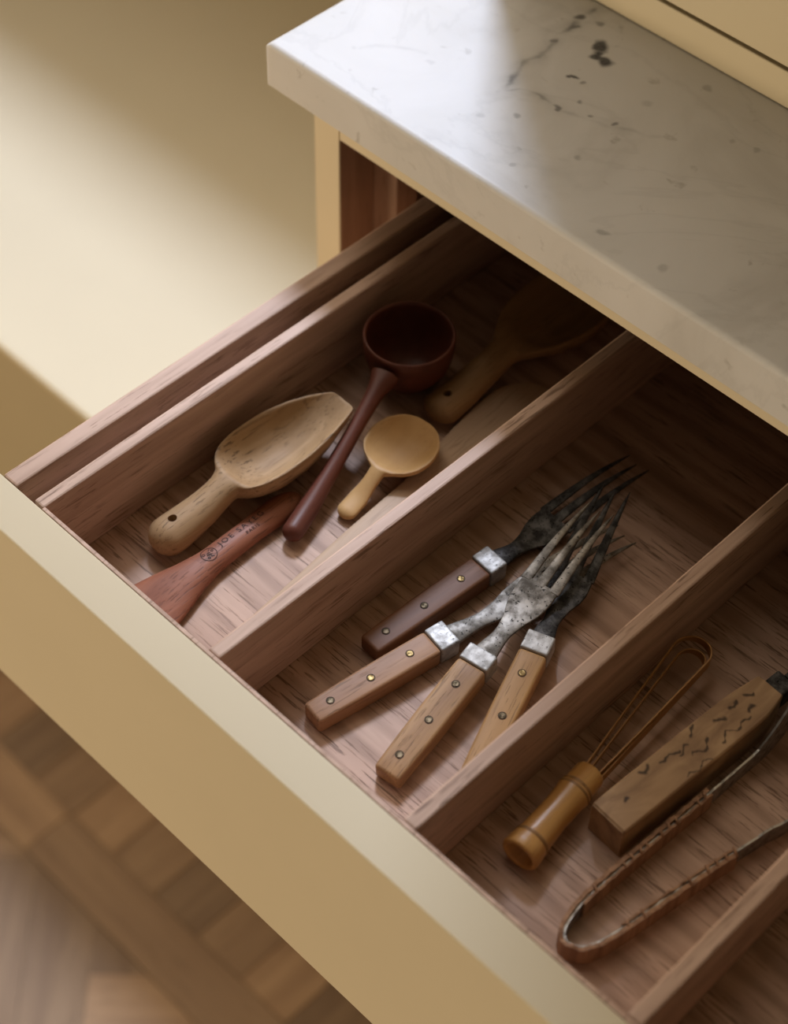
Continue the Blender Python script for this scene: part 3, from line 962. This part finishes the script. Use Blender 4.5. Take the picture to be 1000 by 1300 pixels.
make_fork(0, (0.2222, 0.0790), (0.2370, 0.2730), 'old fork with a dark brown riveted handle, nearest the left divider', fork_wood(0, (0.23, 0.105, 0.05), (0.13, 0.055, 0.028)),
          (RIVET_DULL, RIVET_DULL, RIVET_BRASS), TARNISH, 0.0002, math.radians(0.0), 0, 1.0, 0.0765, 0.0880, 0.1320)
make_fork(1, (0.2318, 0.0300), (0.2655, 0.2290), 'old fork with an orange brown riveted handle, lying under the middle fork', fork_wood(1, (0.43, 0.235, 0.12), (0.27, 0.135, 0.065)),
          (RIVET_DULL, RIVET_BRASS, RIVET_BRASS), STEEL, 0.0002, math.radians(0.3), 0, 1.0, 0.0735, 0.0850, 0.1480)
make_fork(2, (0.2815, 0.0325), (0.2520, 0.2225), 'old fork lying on top of the others, its grey head resting across their tines', fork_wood(2, (0.46, 0.27, 0.125), (0.25, 0.13, 0.058)),
          (RIVET_DULL, RIVET_DULL, RIVET_DULL), STEEL, 0.0004, math.radians(5.0), 0, 1.05, 0.0725, 0.0830, 0.1345)
make_fork(3, (0.3118, 0.0590), (0.2455, 0.2430), 'old fork with a yellowish handle half hidden by the right divider', fork_wood(3, (0.50, 0.29, 0.115), (0.37, 0.20, 0.075)),
          (RIVET_DULL, RIVET_DULL, RIVET_BRASS), TARNISH, 0.0004, math.radians(3.2), 0, 0.95)

# ------------------------------------------------------------------ bamboo whisk
wk, L = thing('bamboo_whisk', (0.3560, 0.0435), (0.3500, 0.1020), 'small bamboo whisk with a jointed handle and thin looped strips', 'whisk')
cz = 0.0102
def xl(prof):
    me = lathe(prof, 40, 'X'); me.transform(Matrix.Translation((0, 0, cz))); return me
link('handle', xl([(1e-5, 0.0140), (0.0058, 0.0140), (0.0066, 0.0016), (0.0078, 0.0004), (0.0092, 0.0004), (0.0100, 0.0016), (0.0096, 0.0060), (0.0090, 0.0100), (0.0086, 0.0140), (0.0080, 0.0280), (0.0083, 0.0400), (0.0088, 0.0432), (0.0086, 0.0455), (0.0080, 0.0470), (0.0078, 0.0570), (0.0072, 0.0582), (0.0060, 0.0584), (0.0055, 0.0570), (1e-5, 0.0570)]), BAMBOO, wk, True)
for s, r in ((0.0105, 0.0093), (0.0440, 0.0089), (0.0462, 0.0086)):
    link('node_ring', xl([(r - .0012, s - .0022), (r, s - .0006), (r + .0001, s + .0004), (r - .0010, s + .0020)]), BAMBOO_NODE, wk, True)
for (wd, far, zc, zl, zh) in ((0.0098, 0.1545, 0.0, 0.0082, 0.0126), (0.0072, 0.1490, -0.0018, 0.0062, 0.0100)):
    pts, hs = [], []
    n = 22
    for i in range(n):                                 # left strand, loop, right strand
        u = i / (n - 1); x = 0.052 + u * (far - wd - 0.052); y = 0.0030 + (wd - 0.0030) * u ** 0.85
        pts.append((x, y)); 
    for i in range(1, 18):
        t = math.pi * i / 18; pts.append((far - wd + wd * math.sin(t) * 1.0, wd * math.cos(t)))
    for i in range(n):
        u = 1 - i / (n - 1); x = 0.052 + u * (far - wd - 0.052); y = -(0.0030 + (wd - 0.0030) * u ** 0.85)
        pts.append((x, y))
    for (x, y) in pts:
        lift = 0.004 * max(0, (x - .06) / .1)
        q = min(1.0, max(0.0, .5 - y / (2 * wd)))      # the strip lies flatter on its left run
        hw = (0.0011 + 0.0024 * q)
        hs.append(((zl + zh) / 2 + lift - hw, (zl + zh) / 2 + lift + hw))
    link('loop_strip', strip([(x, y + zc) for x, y in pts], 0.0008, hs), BAMBOO_STRIP, wk)

# ------------------------------------------------------------------ knife with a blocky spalted handle
def spalted():
    m, nt, p = new_mat('spalted_wood')
    Lk = nt.links.new
    tc = N(nt, 'ShaderNodeTexCoord')
    mp = N(nt, 'ShaderNodeMapping'); mp.inputs['Scale'].default_value = (22, 60, 60); Lk(tc.outputs['Object'], mp.inputs[0])
    n = N(nt, 'ShaderNodeTexNoise'); n.inputs['Scale'].default_value = 1.3; n.inputs['Detail'].default_value = 7; n.inputs['Distortion'].default_value = 0.8
    Lk(mp.outputs[0], n.inputs['Vector'])
    r = ramp(nt, [(0.30, (0.24, 0.14, 0.075)), (0.5, (0.40, 0.25, 0.135)), (0.72, (0.56, 0.38, 0.21))]); Lk(n.outputs['Fac'], r.inputs[0])
    at = N(nt, 'ShaderNodeAttribute'); at.attribute_name = 'vein'
    col = mixc(nt, r.outputs[0], (0.035, 0.02, 0.012), at.outputs['Fac'])
    Lk(col, p.inputs['Base Color']); p.inputs['Roughness'].default_value = 0.5; p.inputs['Specular IOR Level'].default_value = 0.3
    return m


kn, L = thing('knife', (0.3757, 0.0820), (0.3840, 0.1960), 'knife with a chunky rectangular spalted wood handle full of dark squiggles', 'knife', z=FL + 0.0003)
def block():
    L_, hz = 0.1140, 0.0220
    sx = np.concatenate([[0, .0004, .0012], np.arange(.0018, L_ - .001, .0006), [L_ - .0008, L_]])
    ty = np.linspace(-1, 1, 41)
    def wl(s): return float(hermite([0, .02, .085, .098, .114], [.0104, .0108, .0110, .0104, .0086], s))   # left (+y)
    def wr(s): return float(hermite([0, .02, .085, .098, .114], [.0104, .0106, .0108, .0104, .0072], s))
    V, val = [], []
    segs = [((.040, .006), (.047, .004), (.052, .0045)), ((.056, -.002), (.062, -.0035), (.068, -.001)), ((.050, .002), (.055, .0035), (.058, .003)), ((.071, -.006), (.078, -.004), (.084, -.006), (.092, -.0045)),
            ((.062, .007), (.068, .0085)), ((.088, .004), (.094, .006)), ((.100, .005), (.104, .0035)), ((.030, .0075), (.034, .007)), ((.012, .002), (.0145, .001)), ((.095, -.002), (.098, -.003)), ((.078, .0035), (.082, .0030)), ((.045, -.009), (.060, -.0085))]
    wid = [.0007, .0008, .0006, .0006, .0009, .0010, .0009, .0012, .0010, .0012, .0014, .0004]
    for i, s in enumerate(sx):
        a, b = wl(s), wr(s)
        e = .0012 if s < .0012 or s > L_ - .0008 else 0.0
        for t in ty:
            y = t * (a if t > 0 else b) * (1 - e * 30)
            z = hz - max(0, abs(t) - .93) / .07 * .0010 - (0.0008 if e else 0)
            V.append((s, y, z))
            best = 0
            sw = s + .0005 * math.sin(y * 700 + s * 300)
            yw = y + .0011 * math.sin(s * 620 + 1.0) + .0002 * math.sin(s * 2100)
            for sg, w in zip(segs, wid):
                for (ax, ay), (bx, by) in zip(sg[:-1], sg[1:]):
                    ux, uy = bx - ax, by - ay
                    q = min(1, max(0, ((sw - ax) * ux + (yw - ay) * uy) / (ux * ux + uy * uy)))
                    d = math.hypot(sw - ax - q * ux, yw - ay - q * uy)
                    w2 = w * (.6 + .6 * math.sin(s * 500 + y * 400) ** 2)
                    best = max(best, math.exp(-(d / w2) ** 4))
            val.append(best * .92)
    n, m = len(sx), len(ty)
    Fc = [(i * m + j, (i + 1) * m + j, (i + 1) * m + j + 1, i * m + j + 1) for i in range(n - 1) for j in range(m - 1)]
    loop = [i * m for i in range(n)] + [(n - 1) * m + j for j in range(1, m)] + [i * m + m - 1 for i in range(n - 2, -1, -1)] + [j for j in range(m - 2, 0, -1)]
    b0 = len(V)
    for v in loop:
        V.append((V[v][0], V[v][1], 0.0)); val.append(0)
    for k in range(len(loop)):
        k2 = (k + 1) % len(loop)
        Fc.append((loop[k2], loop[k], b0 + k, b0 + k2))
    Fc.append(tuple(b0 + k for k in range(len(loop)))[::-1])
    me = mesh(V, Fc)
    at = me.attributes.new('vein', 'FLOAT', 'POINT'); at.data.foreach_set('value', val)
    bm = bmesh.new(); bm.from_mesh(me); bmesh.ops.recalc_face_normals(bm, faces=bm.faces); bm.to_mesh(me); bm.free()
    return me
link('handle', block(), spalted(), kn)
link('bolster', bm_mesh(box_bm((0.1135, 0.1260, -0.0058, 0.0058, 0.0050, 0.0185), 0.0012, 2)), TARNISH, kn)
BL = bmesh.new()
vs = [BL.verts.new(v) for v in ((.125, -.0012, .002), (.125, .0012, .002), (.125, .0012, .0195), (.125, -.0012, .0195), (.235, -.0003, .001), (.235, .0003, .001), (.225, .0008, .017), (.225, -.0008, .017))]
for f in ((0, 1, 2, 3), (4, 7, 6, 5), (0, 4, 5, 1), (1, 5, 6, 2), (2, 6, 7, 3), (3, 7, 4, 0)): BL.faces.new([vs[i] for i in f])
link('blade', bm_mesh(BL), TARNISH, kn)

# ------------------------------------------------------------------ tongs: sprung steel strip, wrapped from the bend along both arms
TG = (0.4040, 0.0250, FL)
tg = empty('serving_tongs', TG, 'long steel tongs with brown wrapped arms lying beside the knife', 'tongs')
def spline(P, n):
    P = np.array(P, float)
    d = np.concatenate([[0], np.cumsum(np.linalg.norm(np.diff(P, axis=0), axis=1))])
    out = []
    for q in np.linspace(0, d[-1], n):
        i = min(len(P) - 2, max(0, np.searchsorted(d, q) - 1)); t = (q - d[i]) / (d[i + 1] - d[i])
        p0, p1, p2, p3 = P[max(i - 1, 0)], P[i], P[i + 1], P[min(i + 2, len(P) - 1)]
        out.append(.5 * ((2 * p1) + (p2 - p0) * t + (2 * p0 - 5 * p1 + 4 * p2 - p3) * t * t + (3 * p1 - p0 - 3 * p2 + p3) * t**3))
    return np.array(out)
armA = [(0.4060, 0.0285), (0.4010, 0.0265), (0.3970, 0.0290), (0.3945, 0.0350), (0.3928, 0.0500), (0.3945, 0.0850), (0.3978, 0.1330), (0.3995, 0.1640), (0.4000, 0.1760), (0.3985, 0.1950), (0.3960, 0.2300)]
armB = [(0.4060, 0.0285), (0.4100, 0.0340), (0.4140, 0.0500), (0.4215, 0.0950), (0.4290, 0.1330), (0.4340, 0.1560), (0.4380, 0.2300)]
pa, pb = spline(armA, 90), spline(armB, 80)
def rel(P): return [(x - TG[0], y - TG[1]) for x, y in P]
def hgt(P, arm):
    out = []
    for x, y in P:
        z1 = 0.0118 if y < .13 else 0.0128
        if arm == 'A' and y > .166: z1 += 0.016 * min(1, (y - .166) / .022) ** .8
        if arm == 'B' and y > .150: z1 += 0.010 * min(1, (y - .150) / .03) ** .9
        out.append((0.0003, z1))
    return out
full = np.concatenate([pa[::-1], pb[1:]])
link('spring_strip', strip(rel(full), 0.0011, hgt(pa[::-1], 'A') + hgt(pb[1:], 'B')), TONG_STEEL, tg)
def wrap(P, lim, th, off, zt):
    Q = np.array([p for p in P if p[1] < lim])
    d = np.gradient(Q, axis=0); d /= np.linalg.norm(d, axis=1)[:, None]
    nr = np.stack([-d[:, 1], d[:, 0]], 1) * off
    h_ = [(0.0001, zt + 0.0006 * math.sin(i * 1.9) + 0.0004 * math.sin(i * 4.7)) for i in range(len(Q))]
    return strip(rel(Q + nr), th, h_)
wpath = np.array([p for p in pa[::-1] if p[1] < 0.135] + [p for p in pb[1:] if p[1] < 0.118])
link('arm_wrap', wrap(wpath, 1.0, 0.0020, -0.0017, 0.0132), WRAP, tg)
link('arm_wrap', wrap(np.array([p for p in pa if p[1] > 0.044]), 0.134, 0.0012, -0.0012, 0.0130), WRAP, tg)
link('arm_wrap', wrap(np.array([p for p in pb if p[1] > 0.046]), 0.117, 0.0010, 0.0011, 0.0128), WRAP, tg)
for k, (P, lim, off) in enumerate(((pa, 0.133, 0.0003), (pb, 0.116, -0.0003))):        # coils of the wrapping across the top edge
    d = np.gradient(P, axis=0); d /= np.linalg.norm(d, axis=1)[:, None]
    for i in range(10, len(P), 2):
        if random.random() < .35: continue
        x, y = P[i]
        if y > lim: break
        nr = np.array([-d[i][1], d[i][0]])
        c = np.array([x, y]) + nr * off
        a, b = c - nr * .0022 - d[i] * .0009, c + nr * .0022 + d[i] * .0009
        link('wrap_coil', tube([(a[0] - TG[0], a[1] - TG[1], .0124), (c[0] - TG[0], c[1] - TG[1], .0137), (b[0] - TG[0], b[1] - TG[1], .0124)], [.0006, random.uniform(.0006, .0009), .0006], 8), WRAP, tg, True)
